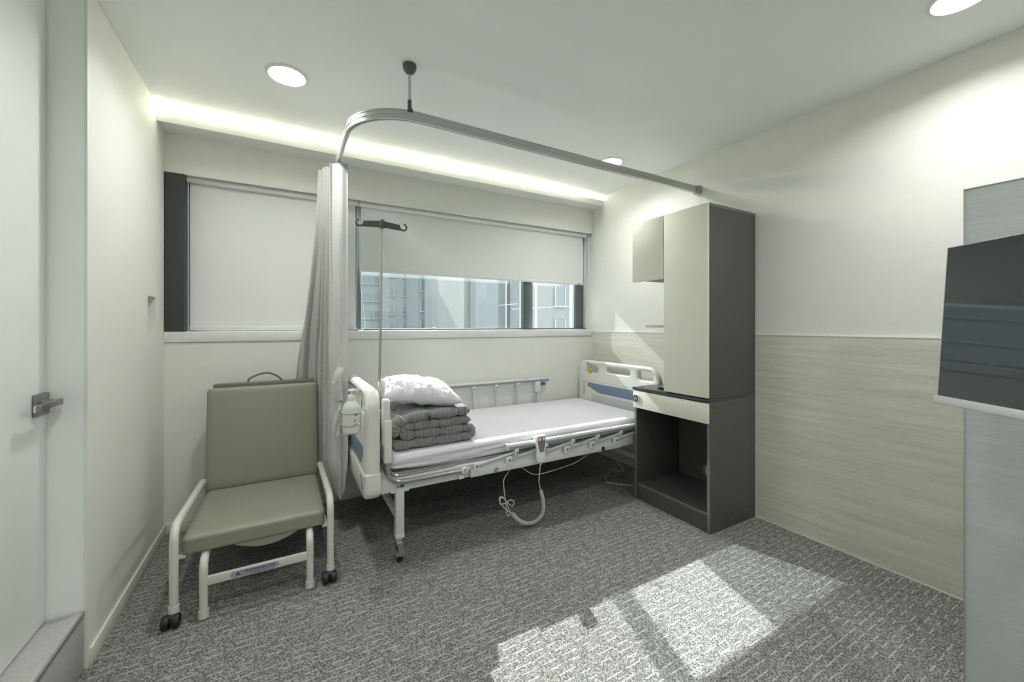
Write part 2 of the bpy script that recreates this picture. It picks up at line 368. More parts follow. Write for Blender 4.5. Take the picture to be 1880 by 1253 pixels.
# ------------------------------------------------------------------ window
win = B('window_1', (-.511, 3.095, 1.163), (XR, 3.215, 1.176), FRAMEM); win['kind'] = 'structure'
m = MB()
m.box((-.511, 3.095, 2.12), (XR, 3.215, 2.17)); m.box((-.511, 3.095, 1.176), (-.480, 3.215, 2.12))
m.box((.438, 3.095, 1.176), (.483, 3.215, 2.12)); m.box((2.468, 3.105, 1.176), (2.552, 3.135, 2.12), .003); m.box((2.500, 3.135, 1.176), (2.552, 3.215, 2.12)); m.box((2.552, 3.13, 1.163), (XR, 3.215, 2.12))
m.build('window_frame', FRAMEM, win)
m = MB(); m.box((1.861, 3.085, 1.170), (1.925, 3.130, 2.12), .003); m.box((1.905, 3.130, 1.170), (1.925, 3.215, 2.12)); m.build('mullion', FRAMEM, win)
m = MB(); m.box((1.927, 3.095, 1.176), (1.968, 3.215, 2.12), .003); m.build('sash_frame', mat('slate_frame_light', (.22, .245, .25), .4, metal=.3), win)
for a, b in ((1.897, 1.905), (2.493, 2.500), (.483, .489)): B('glazing_bead', (a, 3.165, 1.176), (b, 3.21, 2.12), WHITEP, win)
for (a, b) in ((-.480, .438), (.489, 1.897), (1.968, 2.493)):
    MB().box((a, 3.186, 1.176), (b, 3.190, 2.12)).build('pane', GLASS, win)
MB().box((1.02, 3.085, 1.170), (1.05, 3.11, 1.182), .002).build('latch', ALU, win)

# ------------------------------------------------------------------ roller blinds
def chain(m, pts, step=.0088, r=.0034):
    P = [Vector(p) for p in pts]; acc = 0; 
    for a, b in zip(P, P[1:]):
        L_ = (b-a).length; t = step-acc if acc else 0
        while t <= L_:
            c = a+(b-a)*(t/L_); bmesh.ops.create_uvsphere(m.bm, u_segments=6, v_segments=4, radius=r, matrix=Matrix.Translation(c)); t += step
        acc = (L_-(t-step)) % step
def blind(x0, x1, zb, label, chx, group='roller blinds at the window'):
    t = thing('roller_blind', label, 'blind', ((x0+x1)/2, 3.045, zb), group)
    m = MB(); m.cyl((x0-.012, 3.036, 2.074), (x1+.012, 3.036, 2.074), .021, n=24); m.build('roller_tube', BLINDR, t)
    def f(u, v):
        x = x0+(x1-x0)*u; z = zb+.012+(2.075-zb)*v
        return Vector((x, 3.058+.0015*math.sin(u*9+v*5), z))
    MB().sheet(f, 20, 12, .0016).build('blind_fabric', BLINDM, t)
    m = MB(); m.box((x0-.004, 3.050, zb), (x1+.004, 3.066, zb+.024), .005, 3); m.build('bottom_rail', BLINDR, t)
    for xx in (x0-.018, x1+.012): B('end_bracket', (xx, 3.022, 2.060), (xx+.005, 3.072, 2.112), ALU, t, .001)
    m = MB(); xa, xb, xl, xr, zbot, cy = chx; w = (xr-xl)/2; cx = (xl+xr)/2
    loop = [(xa, cy, 2.08), (xa-.003, cy, 1.6), (xl, cy, zbot+.04)] + [(cx-w*math.cos(a), cy, zbot+.030-.028*math.sin(a)) for a in [PI*k/10 for k in range(1, 10)]] + [(xr, cy, zbot+.04), (xb+.008, cy, 1.5), (xb, cy, 2.08)]
    chain(m, loop); m.build('bead_chain', BEAD, t)
    return t
blind(-.496, .440, 1.171, 'white roller blind pulled fully down, on the left behind the curtain', (.447, .457, .434, .498, 1.166, 3.010))
bl2 = blind(.476, 2.524, 1.590, 'wide white roller blind half raised over the bed', (2.548, 2.556, 2.530, 2.568, 1.175, 3.010))
MB().box((2.45, 3.0485, 1.594), (2.495, 3.0502, 1.606)).build('rail_label', LABELG, bl2)

# ------------------------------------------------------------------ ceiling lights
def downlight(x, y, label):
    t = thing('ceiling_downlight', label, 'ceiling light', (x, y, H), 'round recessed ceiling downlights')
    M = Matrix.Translation((x, y, H))
    MB().lathe([(.094, 0), (.094, -.003), (.088, -.006), (.079, -.007), (.079, -.001)], M, 48).build('trim_ring', TRIMW, t)
    MB().lathe([(0, -.0045), (.0785, -.0045), (.0785, -.001), (0, -.001)], M, 48).build('diffuser', LEDM, t)
    l = bpy.data.lights.new('downlight_lamp', 'AREA'); l.shape = 'DISK'; l.size = .15; l.spread = math.radians(152); l.energy = DOWN_E; l.color = (.98, .985, .97)
    o = bpy.data.objects.new('downlight_lamp', l); C.objects.link(o); o.location = (0, 0, -.012); o.parent = t
for x, y, lb in ((.01, 2.205, 'lit round downlight left of the curtain track, nearest the cove'), (2.08, 2.205, 'lit round downlight partly behind the curtain track by the cabinet'),
              (2.150, .468, 'lit round downlight cut off by the top right of the view'), (.01, .468, 'lit round downlight overhead, behind the picture edge on the door side'),
              (.01, -1.27, 'lit round downlight behind the viewer on the door side'), (2.15, -1.27, 'lit round downlight behind the viewer on the panelled side'), (1.08, -.40, 'added unseen downlight brightening the middle of the room, behind the viewer')):  # the mid-room lamp is an addition, there to brighten the room
    downlight(x, y, lb)
m = MB(); m.box((XL+.02, 2.872, 2.3262), (2.36, 2.886, 2.332)); led = m.build('cove_led_strip', mat('led_strip', (1, .90, .80), .5, emit=18))
tag(led, 'warm LED strip glowing on the cove shelf above the window', 'light strip')
l = bpy.data.lights.new('cove_lamp', 'AREA'); l.shape = 'RECTANGLE'; l.size = 2.36-XL-.02; l.size_y = .012; l.energy = COVE_E; l.color = (1, .91, .82)
o = bpy.data.objects.new('cove_lamp', l); C.objects.link(o); o.location = ((2.36+XL+.02)/2, 2.879, 2.334); o.rotation_euler = (PI, 0, 0)

# ------------------------------------------------------------------ curtain track
tr = thing('curtain_track', 'curved aluminium curtain track hanging from the ceiling around the bed', 'curtain rail', (.268, 1.842, 2.166))
tz = 2.166; path = [(.268, 2.977), (.268, 2.12)] + [(.268+.278*(1-math.cos(a)), 2.12-.278*math.sin(a)) for a in [PI/2*k/14 for k in range(1, 15)]] + [(2.548, 1.842)]
prof = [(-.011, -.022), (-.0025, -.022), (-.0025, -.016), (.0025, -.016), (.0025, -.022), (.011, -.022), (.011, -.010), (.0085, -.008), (.0085, -.002), (.011, 0), (.011, .010), (.0085, .012), (.0085, .018), (.011, .020), (.011, .024), (-.011, .024), (-.011, .020), (-.0085, .018), (-.0085, .012), (-.011, .010), (-.011, 0), (-.0085, -.002), (-.0085, -.008), (-.011, -.010)]
m = MB(); rings = []
for i, p in enumerate(path):
    a = Vector(path[max(i-1, 0)]); b = Vector(path[min(i+1, len(path)-1)]); t = (b-a).normalized(); nrm = Vector((t.y, -t.x))
    rings.append([m.bm.verts.new((p[0]+nrm.x*q[0], p[1]+nrm.y*q[0], tz+q[1])) for q in prof])
for A, Bq in zip(rings, rings[1:]):
    for k in range(len(prof)): m.bm.faces.new((A[k], A[(k+1) % len(prof)], Bq[(k+1) % len(prof)], Bq[k]))
m.bm.faces.new(rings[0]); m.bm.faces.new(rings[-1][::-1]); m.build('rail', ALU, tr, ang=25)
MB().cyl((.50, 1.842, tz+.06), (.50, 1.842, 2.36), .0065).build('support_rod', ALU, tr)
MB().cyl((.50, 1.842, tz+.022), (.50, 1.842, tz+.07), .0095).box((.488, 1.828, tz+.018), (.512, 1.856, tz+.030), .002).build('rod_socket', DGREY, tr)
MB().lathe([(.0, .0), (.030, 0), (.0315, -.008), (.029, -.022), (.020, -.036), (.009, -.044), (0, -.044)], Matrix.Translation((.50, 1.842, H))).build('ceiling_cup', DGREY, tr)
MB().box((2.545, 1.820, tz-.028), (XR-.0005, 1.864, tz+.028), .003).cyl((2.556, 1.818, tz), (2.556, 1.823, tz), .006).build('wall_bracket', mat('zinc_bracket', (.42, .43, .42), .4, metal=.6), tr)

# ------------------------------------------------------------------ curtain
cu = thing('privacy_curtain', 'pale grey privacy curtain gathered at the head of the bed', 'curtain', (.25, 2.65, .2))
def lerp(a, b, t): return a+(b-a)*t
def sm(t): t = max(0, min(1, t)); return t*t*(3-2*t)
def curt(u, v):
    z = lerp(.215, 2.138, v); k = sm((2.15-z)/1.5)
    p0 = Vector((lerp(.198, .050, k), lerp(2.700, 2.930, k))); p1 = Vector((lerp(.225, .262, k), lerp(2.63, 2.945, k))); p2 = Vector((.272, lerp(2.56, 2.515, k)))
    q0 = p0*(1-u)**2+p1*2*u*(1-u)+p2*u*u; x, y = q0.x, q0.y; d = ((p1-p0)*(1-u)+(p2-p1)*u).normalized(); n = Vector((d.y, -d.x))
    amp = lerp(.026, .025, k)*min(1, .6+u*2+.4*(1-k)); ph = 2*PI*6*u + 1.1*math.sin(v*3+u*4)*(.4)
    a = amp*math.sin(ph)+.3*amp*math.sin(2.3*ph+2*v); s = .010*math.cos(ph*1.0)
    z2 = z
    if v < .02: z2 += .02*math.sin(u*7)
    q = Vector((x-n.x*a+d.x*s, y-n.y*a+d.y*s, z2)); w = noise.noise(Vector((x*14, y*14, z*3)))*.006
    return q+Vector((w, w, 0))
MB().sheet(curt, 150, 60, .002).build('curtain_cloth', CURT, cu, ang=80)
def fac(u, v):
    z = lerp(.20, 2.135, v)
    x = lerp(.218, .318, u); y = lerp(2.522, 2.482, u)
    y += .016*math.sin(u*PI*2.6+.5*math.sin(z*2))*(1-.6*u)+.007*math.sin(u*PI*6+z*1.5)*(1-u)+.004*noise.noise(Vector((x*20, z*4, 0)))
    x += .006*math.sin(u*PI*4+z)*(1-u)
    if v < .12:
        q = 1-v/.12; x = lerp(x, .280, q*.5); z += .05*abs(u-.55)*2*q-.03*q*(1 if .3 < u < .8 else 0)*0
    return Vector((x, y, z))
MB().sheet(fac, 16, 60, .002).build('front_panel', CURT2, cu, ang=80)
def band(pts, w):
    P = spline(pts, 6); n = len(P)
    def f(u, v):
        k = min(n-1, int(v*(n-1)+.5)); t = (P[min(k+1, n-1)]-P[max(k-1, 0)]).normalized(); sd = t.cross(Vector((0, 1, 0))).normalized()
        return P[k]+sd*w*(u-.5)+Vector((0, .004*math.sin(u*PI*2+v*5), 0))
    return f
MB().sheet(band([(.283, 2.478, .960), (.262, 2.466, .925), (.254, 2.462, .880), (.262, 2.466, .815), (.268, 2.470, .772)], .045), 7, 26, .003).build('tie_strap', CURT2, cu, ang=80)
MB().sheet(band([(.274, 2.480, .760), (.262, 2.474, .69), (.252, 2.470, .60), (.256, 2.468, .572)], .036), 7, 22, .003).build('tie_strap', CURT2, cu, ang=80)
for k in range(7):
    y = 2.545+.022*k; MB().tube([(.268, y, 2.1435), (.268, y, 2.130)], .002, 6).box((.262, y-.004, 2.128), (.274, y+.004, 2.134)).build('glide_hook', WHITEP, cu)

# ================================================================== BED
bed = thing('hospital_bed', 'white adjustable hospital bed with moulded ends, under the window', 'bed', (1.38, 2.47, 0))
YZ = lambda x: Matrix(((0, 0, 1, x), (1, 0, 0, 0), (0, 1, 0, 0), (0, 0, 0, 1)))     # local x->world y, local y->world z
# headboard
holes = [rrect(2.075, .765, 2.215, .850, .03), rrect(2.31, .795, 2.60, .850, .026), rrect(2.70, .765, 2.84, .850, .03)]
out = rrect(2.015, .352, 2.925, .885, (.045, .10, .10, .045), 10)
hb = plate('headboard', out, holes, .070, .022, ABS, YZ(.372), bed)
plate('lower_skirt', rrect(2.008, .350, 2.932, .485, (.055, .012, .012, .055), 8), [], .082, .020, ABS, YZ(.371), hb)
plate('blue_stripe', [(2.09, .60), (2.10, .555), (2.16, .505), (2.77, .505), (2.84, .60)], [], .004, .001, BLUE, YZ(.3365), hb)
plate('grey_inset', [(2.40, .40), (2.75, .40), (2.72, .455), (2.43, .455)], [], .004, .001, mat('inset_grey', (.25, .29, .32), .4), YZ(.3295), hb)
plate('blue_mark', [(2.045, .418), (2.065, .398), (2.115, .450), (2.105, .470)], [], .004, .001, BLUE, YZ(.3295), hb)
# footboard
fh = [rrect(2.680, .783, 2.825, .848, (.010, .010, .028, .028)), rrect(2.305, .797, 2.578, .846, .024), rrect(2.075, .780, 2.225, .852, .022)]
fb = plate('footboard', rrect(2.022, .352, 2.940, .886, (.04, .085, .12, .04), 12), fh, .050, .014, ABS, YZ(2.400), bed)
plate('blue_stripe', [(2.12, .612), (2.655, .612), (2.812, .655), (2.812, .688), (2.12, .688)], [], .004, .001, BLUE, YZ(2.3745), fb)
plate('grey_inset', [(2.12, .50), (2.755, .50), (2.755, .592), (2.12, .592)], [], .003, .001, ABSG, YZ(2.3745), fb)
for pts, rr in (([(2.375, 2.825, .600), (2.375, 2.825, .698), (2.375, 2.12, .698)], .0035), ([(2.375, 2.79, .652), (2.375, 2.675, .600), (2.375, 2.12, .600)], .0035), ([(2.375, 2.89, .715), (2.375, 2.12, .715)], .0025)): MB().tube(pts, rr, 8).build('moulded_ridge', ABS, fb)
m = MB(); m.box((2.368, 2.848, .585), (2.378, 2.868, .695), .004); m.build('slot_cover', ABSG, fb)
for z in (.690, .592): MB().cyl((2.364, 2.858, z), (2.37, 2.858, z), .005).build('screw', STEEL, fb)
# frame
m = MB(); m.box((.410, 2.047, .362), (2.375, 2.080, .433), .003); m.box((.408, 2.892, .372), (2.375, 2.924, .442), .003)
m.box((.410, 2.08, .372), (.45, 2.892, .432), .003); m.box((2.33, 2.08, .372), (2.375, 2.892, .432), .003); m.box((1.1, 2.08, .38), (1.14, 2.892, .42)); m.box((1.7, 2.08, .38), (1.74, 2.892, .42))
m.build('bed_frame', RAILW, bed)
B('mattress_deck', (.46, 2.085, .425), (2.325, 2.888, .444), mat('deck_grey', (.35, .36, .36), .5), bed, .002)
m = MB(); m.box((.9, 2.4, .30), (1.35, 2.5, .372), .01); m.box((1.35, 2.42, .315), (1.9, 2.48, .355), .008); m.build('lift_motor', mat('motor_grey', (.12, .12, .12), .5), bed)
m = MB()
for k in range(6): m.box((.507+k*.0035, 2.0462, .378), (.509+k*.0035+(.001 if k % 2 else 0), 2.0468, .393))
for k in range(4): m.box((.489, 2.0462, .379+k*.0038), (.503, 2.0468, .3805+k*.0038))
m.build('barcode_sticker', INKK, bed)
def caster(x, y, brake=True):
    c = MB().lathe([(0, .085), (.020, .085), (.022, .095), (.020, .106), (.017, .115), (0, .115)], Matrix.Translation((x, y, .02))).box((x-.017, y-.020, .085), (x+.017, y+.020, .105), .004)
    c.prism([(x-.019, y-.020, .100), (x-.019, y+.020, .100), (x-.019, y+.030, .036), (x-.019, y+.008, .030)], (.004, 0, 0)); c.prism([(x+.015, y-.020, .100), (x+.015, y+.020, .100), (x+.015, y+.030, .036), (x+.015, y+.008, .030)], (.004, 0, 0))
    c = c.build('caster', CHROME, bed)
    R = Matrix.Translation((x, y-.002, .0375)) @ Matrix.Rotation(PI/2, 4, 'Y')
    MB().lathe([(0, -.013), (.030, -.013), (.0370, -.009), (.0375, 0), (.0370, .009), (.030, .013), (0, .013)], R).build('wheel', RUBBER, c)
    MB().lathe([(0, -.0145), (.018, -.0145), (.018, .0145), (0, .0145)], R).build('wheel_hub', mat('wheel_hub', (.42, .42, .38), .4), c)
    if brake:
        pl = MB(); pl.prism([(x-.013, y-.023, .096), (x+.013, y-.023, .096), (x+.014, y-.040, .072), (x+.021, y-.045, .064), (x+.019, y-.051, .054), (x+.010, y-.053, .049), (x-.010, y-.053, .049), (x-.019, y-.051, .054), (x-.021, y-.045, .064), (x-.014, y-.040, .072)], (0, .006, .002)); pl.build('brake_pedal', mat('pedal_grey', (.10, .115, .115), .45), c)
for (x, y) in ((.507, 2.063), (.507, 2.90), (2.275, 2.063), (2.275, 2.90)):
    lg = MB().box((x-.021, y-.021, .132), (x+.021, y+.021, .366), .003).build('leg', RAILW, bed)
    MB().box((x-.045, y-.018, .356), (x+.045, y+.023, .3625), .001).build('mounting_plate', RAILW, lg)
    MB().box((x-.0225, y-.0225, .124), (x+.0225, y+.0225, .145), .003).build('leg_cap', ABS, lg)
    caster(x, y, x < 1 and y < 2.5)
for x in (.505, 2.275): MB().box((x-.012, 2.066, .205), (x+.012, 2.879, .245), .002).build('cross_brace', RAILW, bed)
# side rails
def side_rail(y, raised, sgn):
    xs = [.905+.2035*i for i in range(6)] if raised else [.917+.2063*i for i in range(6)]; dx, zz = (0, .690) if raised else (.258, .460); lo = .432 if raised else .422
    x0, x1 = xs[0]+dx-.052, xs[-1]+dx+.115; top = zz+.018
    ym = y+sgn*.003
    r = MB(); r.box((x0, y-.015, top), (x1, y+.015, top+.034), .010, 3); r = r.build('side_rail', RAILW if raised else RAILW, bed)
    g = MB(); g.box((x0+.002, y-.0165*1, top+.003), (x1-.002, y-.010, top+.020), .002); g.build('rail_groove', RAILG, r)
    for xx in (x0-.008, x1-.004): B('rail_end_cap', (xx, y-.016, top-.002), (xx+.012, y+.016, top+.036), ABS, r, .005)
    mb = MB().box((xs[0]-.032, y-.012, lo-.056), (xs[-1]+.062, y+.016, lo-.021), .003).build('mount_bar', RAILW, r)
    for x in xs:
        MB().tube([(x, y, lo), (x+dx, y, zz)], .0075, 10).build('slat', mat('slat_paint', (.55, .58, .60), .35), r)
        MB().box((x-.016, y-.019, lo-.027), (x+.016, y+.005, lo+.020), .004).build('lower_bracket', ABS, r)
        MB().box((x+dx-.013, y-.019, zz-.016), (x+dx+.013, y+.005, zz+.024), .004).build('upper_bracket', ABS, r)
        for bx, bz in ((x+.002, lo+.002), (x+dx+.002, zz)): MB().cyl((bx, y-.0205, bz), (bx, y-.017, bz), .0055, n=12).build('pivot_bolt', mat('bolt_dark', (.05, .05, .05), .35, metal=.6), r)
    for x in (1.042, 1.838):
        q = MB(); q.lathe([(.009, 0), (.014, .0), (.014, .003), (.009, .004)], Matrix.Translation((x, y-.0125, lo-.040)) @ Matrix.Rotation(PI/2, 4, 'X')); q.build('bolt_washer', mat('washer_blue', (.22, .34, .5), .3) if x < 1.5 else BLACK, r)
        MB().lathe([(0, 0), (.009, 0), (.007, .006), (0, .007)], Matrix.Translation((x, y-.0125, lo-.040)) @ Matrix.Rotation(PI/2, 4, 'X')).build('hex_bolt', STEEL, r)
    if raised:
        q = MB(); q.box((xs[-1]-.028, y-.018, zz-.07), (xs[-1]+.028, y+.010, zz+.022), .008, 3); q.box((xs[-1]-.02, y-.022, zz-.02), (xs[-1]+.022, y-.01, zz+.012), .004); q.build('release_latch', ABS, r)
        MB().box((xs[-1]+.03, y-.020, zz-.014), (xs[-1]+.075, y-.004, zz+.012), .004).build('latch_button', mat('latch_blue', (.05, .10, .25), .4), r)
        MB().box((xs[-1]-.14, y-.014, top+.0335), (xs[-1]-.10, y+.0, top+.0355)).build('red_sticker', INKR, r)
    return r
side_rail(2.034, False, 1); side_rail(2.950, True, -1)
# steel retainer tube at the head corner with its plastic grip
tb = MB(); tb.tube(smoothpath([(.443, 2.030, .59), (.443, 2.030, .414), (.884, 2.030, .414)], .085, 10), .0115, 14)
tb.tube(smoothpath([(.450, 2.048, .59), (.450, 2.048, .4385), (.80, 2.056, .4385)], .07, 10), .006, 10)
tb = tb.build('corner_tube', STEEL, bed)
MB().box((.424, 2.012, .520), (.460, 2.058, .734), .007, 3).build('grip_sleeve', ABS, tb)
MB().box((.418, 2.018, .60), (.454, 2.066, .836), .014, 4).build('grip_cover', ABS, tb)
MB().lathe([(.013, 0), (.020, .0), (.020, .012), (.014, .016), (.009, .016)], Matrix.Translation((.847, 2.022, .416)) @ Matrix.Rotation(PI/2, 4, 'X')).box((.816, 2.022, .368), (.847, 2.046, .390), .004).build('clamp', ABS, tb)
MB().cyl((.847, 2.008, .416), (.847, 2.0035, .416), .008).build('clamp_screw', STEEL, tb)

# ------------------------------------------------------------------ mattress
def mattress():
    x0, x1, y0, y1, z0, z1 = .466, 2.366, 2.066, 2.920, .4465, .540
    m = MB(); bmesh.ops.create_cube(m.bm, size=1)
    bmesh.ops.subdivide_edges(m.bm, edges=m.bm.edges[:], cuts=63, use_grid_fill=True)
    bm = m.bm
    for v in bm.verts:
        c = v.co*2; L_ = (x1-x0)/2, (y1-y0)/2, (z1-z0)/2; r = .028
        p = Vector((c.x*L_[0], c.y*L_[1], c.z*L_[2]))
        q = Vector([max(-L_[i]+r, min(L_[i]-r, p[i])) for i in range(3)]); d = p-q
        if d.length > 1e-6: p = q+d.normalized()*r
        X, Y, Z = p.x+(x0+x1)/2, p.y+(y0+y1)/2, p.z+(z0+z1)/2
        top = sm((Z-z0)/(z1-z0)); n = noise.noise(Vector((X*2.2, Y*7, 0)))
        Z += top*(.003*n-.004*abs(c.x)**6)
        side = 1-abs(c.z)
        if c.y < -.9:      # near side: long diagonal pull creases
            w = math.sin((Z-z0)*170-X*9+2*noise.noise(Vector((X*3, Z*20, 1))))*.0032+noise.noise(Vector((X*4, Z*50, 5)))*.006
            Y += w*sm((z1-Z)/.05); Y -= .003*noise.noise(Vector((X*2, Z*8, 4)))
            if Z < z0+.04: Z += .010*noise.noise(Vector((X*3.1, 0, 9)))*(1-(Z-z0)/.04)+.012*max(0, (1.1-abs(X-.46)*9))*(1-(Z-z0)/.04)
        v.co = Vector((X, Y, max(Z, z0)))
    o = m.build('mattress', SHEET, ang=80)
    return tag(o, 'thin mattress covered with a pale lilac-white sheet on the bed', 'mattress')
mattress()

# ------------------------------------------------------------------ folded quilt
def quilt():
    def layer(m, path, th0, y0, y1, seed):
        P = smoothpath([(p[0], 0, p[1]) for p in path], .024, 8); Q = []
        for a, b in zip(P, P[1:]):
            n = max(1, int((b-a).length/.005))
            for k in range(n): Q.append(a+(b-a)*(k/n))
        Q.append(P[-1]); N = len(Q); S = [0]
        for a, b in zip(Q, Q[1:]): S.append(S[-1]+(b-a).length)
        T = S[-1]; ny = 84; rows = []
        for j in range(ny):
            v = j/(ny-1); y = y0+(y1-y0)*v; ring_u = []; ring_d = []
            ye = min(v, 1-v)*(y1-y0); fy = math.sqrt(max(0, 1-(1-min(1, ye/.022))**2))
            for i in range(N):
                t = (Q[min(i+1, N-1)]-Q[max(i-1, 0)]).normalized(); nr = Vector((-t.z, 0, t.x)); s = S[i]
                fe = math.sqrt(max(0, 1-(1-min(1, min(s, T-s)/.026))**2))
                quiltp = abs(math.sin(PI*(s+seed*.05)/.140+.30*math.sin(y*50)))**.28
                q2 = abs(math.sin(PI*(y-y0+.016+.007*math.sin(s*190))/.072))**.30
                h = th0/2*(.36+.44*quiltp+.20*q2)*(1-.10*(1-abs(math.sin(PI*s/.023+y*30)))**2)*max(.10, fe)*max(.12, fy)
                h += .0030*noise.noise(Vector((s*75, y*75, seed)))*fy
                sag = .005*noise.noise(Vector((Q[i].x*7, y*7, seed*3)))
                yy = y + (.007*noise.noise(Vector((s*16, seed, 0))) + .0100*(1-abs(math.sin(PI*s/.023+1.5*noise.noise(Vector((s*20, seed, 2))))))**1.6*(1-min(1, ye/.03)) + .014*(1-quiltp))*(1 if v < .5 else -1)
                base = Vector((Q[i].x, yy, Q[i].z+sag*.5))
                ring_u.append(m.bm.verts.new(base+nr*h)); ring_d.append(m.bm.verts.new(base-nr*h))
            rows.append(ring_u+ring_d[::-1])
        n = len(rows[0])
        for A, B_ in zip(rows, rows[1:]):
            for k in range(n): m.bm.faces.new((A[k], A[(k+1) % n], B_[(k+1) % n], B_[k]))
        for R in (rows[0], rows[-1]):
            for k in range(n//2-1): m.bm.faces.new((R[k], R[k+1], R[n-2-k], R[n-1-k]))
    m = MB()
    layer(m, [(.492, .5680), (.935, .5690), (.935, .6155), (.545, .6145), (.545, .6610), (.925, .6630)], .052, 2.105, 2.54, 1)
    layer(m, [(.498, .612), (.500, .690), (.62, .7120), (.915, .7170)], .056, 2.100, 2.55, 3)
    o = m.build('folded_quilt', QUILT, ang=60)
    tag(o, 'grey quilt folded in thick layers at the head of the mattress', 'quilt')
    bpy.context.view_layer.update()
    def face(x, z):
        hit, loc, nn, ix = o.ray_cast(Vector((x, 1.8, z)), Vector((0, 1, 0))); return loc.y if hit else 2.09
    text('green_letter', 'S', .030, INKG, basis((.670, min(face(.66, .724), face(.68, .724), face(.67, .715))-.0015, .724), (0, 0, 1), (-1, 0, 0)), o, .003, bold=.0006)
    text('black_letter', 'H', .026, INKK, basis((.680, min(face(.67, .703), face(.69, .703), face(.68, .710))-.0025, .701), (0, 0, 1), (-1, 0, 0)), o, .003, bold=.0010)
    MB().tube(spline([(.510, 2.15, .722), (.520, 2.115, .728), (.535, 2.098, .716), (.545, 2.092, .700)]), .0016, 6).build('white_seam', WHITEP, o)
    return o
quilt()

# ------------------------------------------------------------------ pillow
def pillow():
    m = MB(); cx, cy, cz = .681, 2.315, .810; a, b, h = .215, .195, .082; rot = Matrix.Rotation(math.radians(-7), 3, 'Z')
    n = 64
    def f(u, v, sg):
        X, Y = u*2-1, v*2-1; px, py = X*(1-.10*(1-Y*Y)*abs(X)**3), Y*(1-.12*(1-X*X)*abs(Y)**3)
        e = max(0, (1-abs(X)**2.4))*max(0, (1-abs(Y)**2.4)); t = e**.42
        z = sg*h*t*(1.0 if sg > 0 else .62)
        ed = max(abs(X), abs(Y))
        wr = .010*noise.noise(Vector((X*3.2, Y*3.2, sg*2)))+.0055*abs(noise.noise(Vector((X*8+Y*5, Y*3-X*2, sg*5+1))))+.003*noise.noise(Vector((X*18, Y*14, 3)))
        z += 1.25*wr*min(1, t*1.6)
        if sg > 0 and Y < -.35:     # gathered opening of the pillowcase
            g = (-.35-Y)/.65; z += (.016*noise.noise(Vector((X*9, Y*2.2+X, 8)))+.010*noise.noise(Vector((X*22, Y*5, 4))))*min(1, g*2.2)*min(1, t*2)
        p = rot @ Vector((px*a, py*b, 0)); tilt = .050*(-px)+.020*py
        return Vector((cx+p.x, cy+p.y, cz+z+tilt*(.6)))
    V1 = m.grid(lambda u, v: f(u, v, 1), n, n); V2 = m.grid(lambda u, v: f(u, v, -1), n, n)
    bmesh.ops.remove_doubles(m.bm, verts=m.bm.verts[:], dist=.0008)
    o = m.build('pillow', PILLOWM, ang=80); tag(o, 'white pillow lying on top of the folded grey quilt', 'pillow')
    # faint lilac print near the left end of the case
    for k in range(6):
        q = MB(); q.sheet(lambda a_, b_: f(.085+.035*a_, .42+.042*k+.030*b_, 1)+Vector((0, 0, .0012)), 4, 4, .0006); q.build('lilac_print', INKV, o)
    return o
pillow()

# ------------------------------------------------------------------ IV pole
iv = thing('iv_pole', 'steel IV drip pole with a dark grey hook bar standing at the bed head', 'iv pole', (.447, 2.25, .44))
MB().tube([(.447, 2.25, .4455), (.4475, 2.25, .9), (.4600, 2.25, 1.745)], [.009, .0082, .0078], 16).build('pole', STEEL, iv)
m = MB(); X0, Y0, Z0 = .460, 2.25, 1.752
m.box((X0-.013, Y0-.014, Z0-.024), (X0+.013, Y0+.014, Z0+.020), .004); m.lathe([(0, .028), (.008, .026), (.010, .018), (0, .018)], Matrix.Translation((X0, Y0, Z0)))
m.build('hub', DGREY, iv)
for s in (-1, 1):
    m = MB(); m.prism([(X0+s*.010, Y0-.006, Z0+.016), (X0+s*.095, Y0-.006, Z0+.006), (X0+s*.100, Y0-.006, Z0-.012), (X0+s*.112, Y0-.006, Z0-.022), (X0+s*.090, Y0-.006, Z0-.024), (X0+s*.010, Y0-.006, Z0-.018)], (0, .012, 0))
    m.tube([(X0+s*(.115+.018*math.sin(a)*1), Y0, Z0-.004-.018*math.cos(a)) for a in [(-.25+k*.14)*PI/1.35 for k in range(-1, 12)]], [.0055]*12+[.004], 10)
    m.build('hook_arm', DGREY, iv)

# ------------------------------------------------------------------ sanitiser bottle in wire holder
hx, hy, hz = .268, 1.995, .700
ho = thing('wire_bottle_holder', 'chrome wire holder hooked into the headboard opening', 'bottle holder', (hx, hy, hz-.01))
m = MB()
for z in (hz+.045, hz+.100): m.tube([(hx+.041*math.cos(a), hy+.041*math.sin(a), z+.004*math.sin(a)) for a in [2*PI*k/32 for k in range(32)]], .0021, 8, closed=True)
m.tube([(hx-.04, hy, hz-.003), (hx+.0, hy-.038, hz-.003), (hx+.04, hy, hz-.003), (hx, hy+.038, hz-.003)], .0016, 6, closed=True)
for s in (-1, 1):
    m.tube(smoothpath([(hx+.041, hy+s*.010, hz-.003), (hx+.041, hy+s*.010, hz+.120), (hx+.052, hy+.07+s*.01, hz+.155), (.336, 2.10+s*.01, .775), (.42, 2.11+s*.01, .7745), (.424, 2.11+s*.01, .765)], .01, 4), .002, 6)
m.build('wire_frame', CHROME, ho)
bo = thing('hand_sanitiser_bottle', 'milky plastic pump bottle with a paper label, held by the wire holder', 'bottle', (hx, hy, hz))
M = Matrix.Translation((hx, hy, hz))
MB().lathe([(0, .001), (.030, 0), (.0365, .006), (.0375, .015), (.0375, .105), (.0365, .120), (.031, .134), (.020, .147), (.0135, .153), (.0135, .160), (0, .160)], M).build('bottle_body', BOTTLEM, bo)
MB().lathe([(.0378, .028), (.0382, .029), (.0382, .100), (.0378, .101)], M).build('label', LABELW, bo)
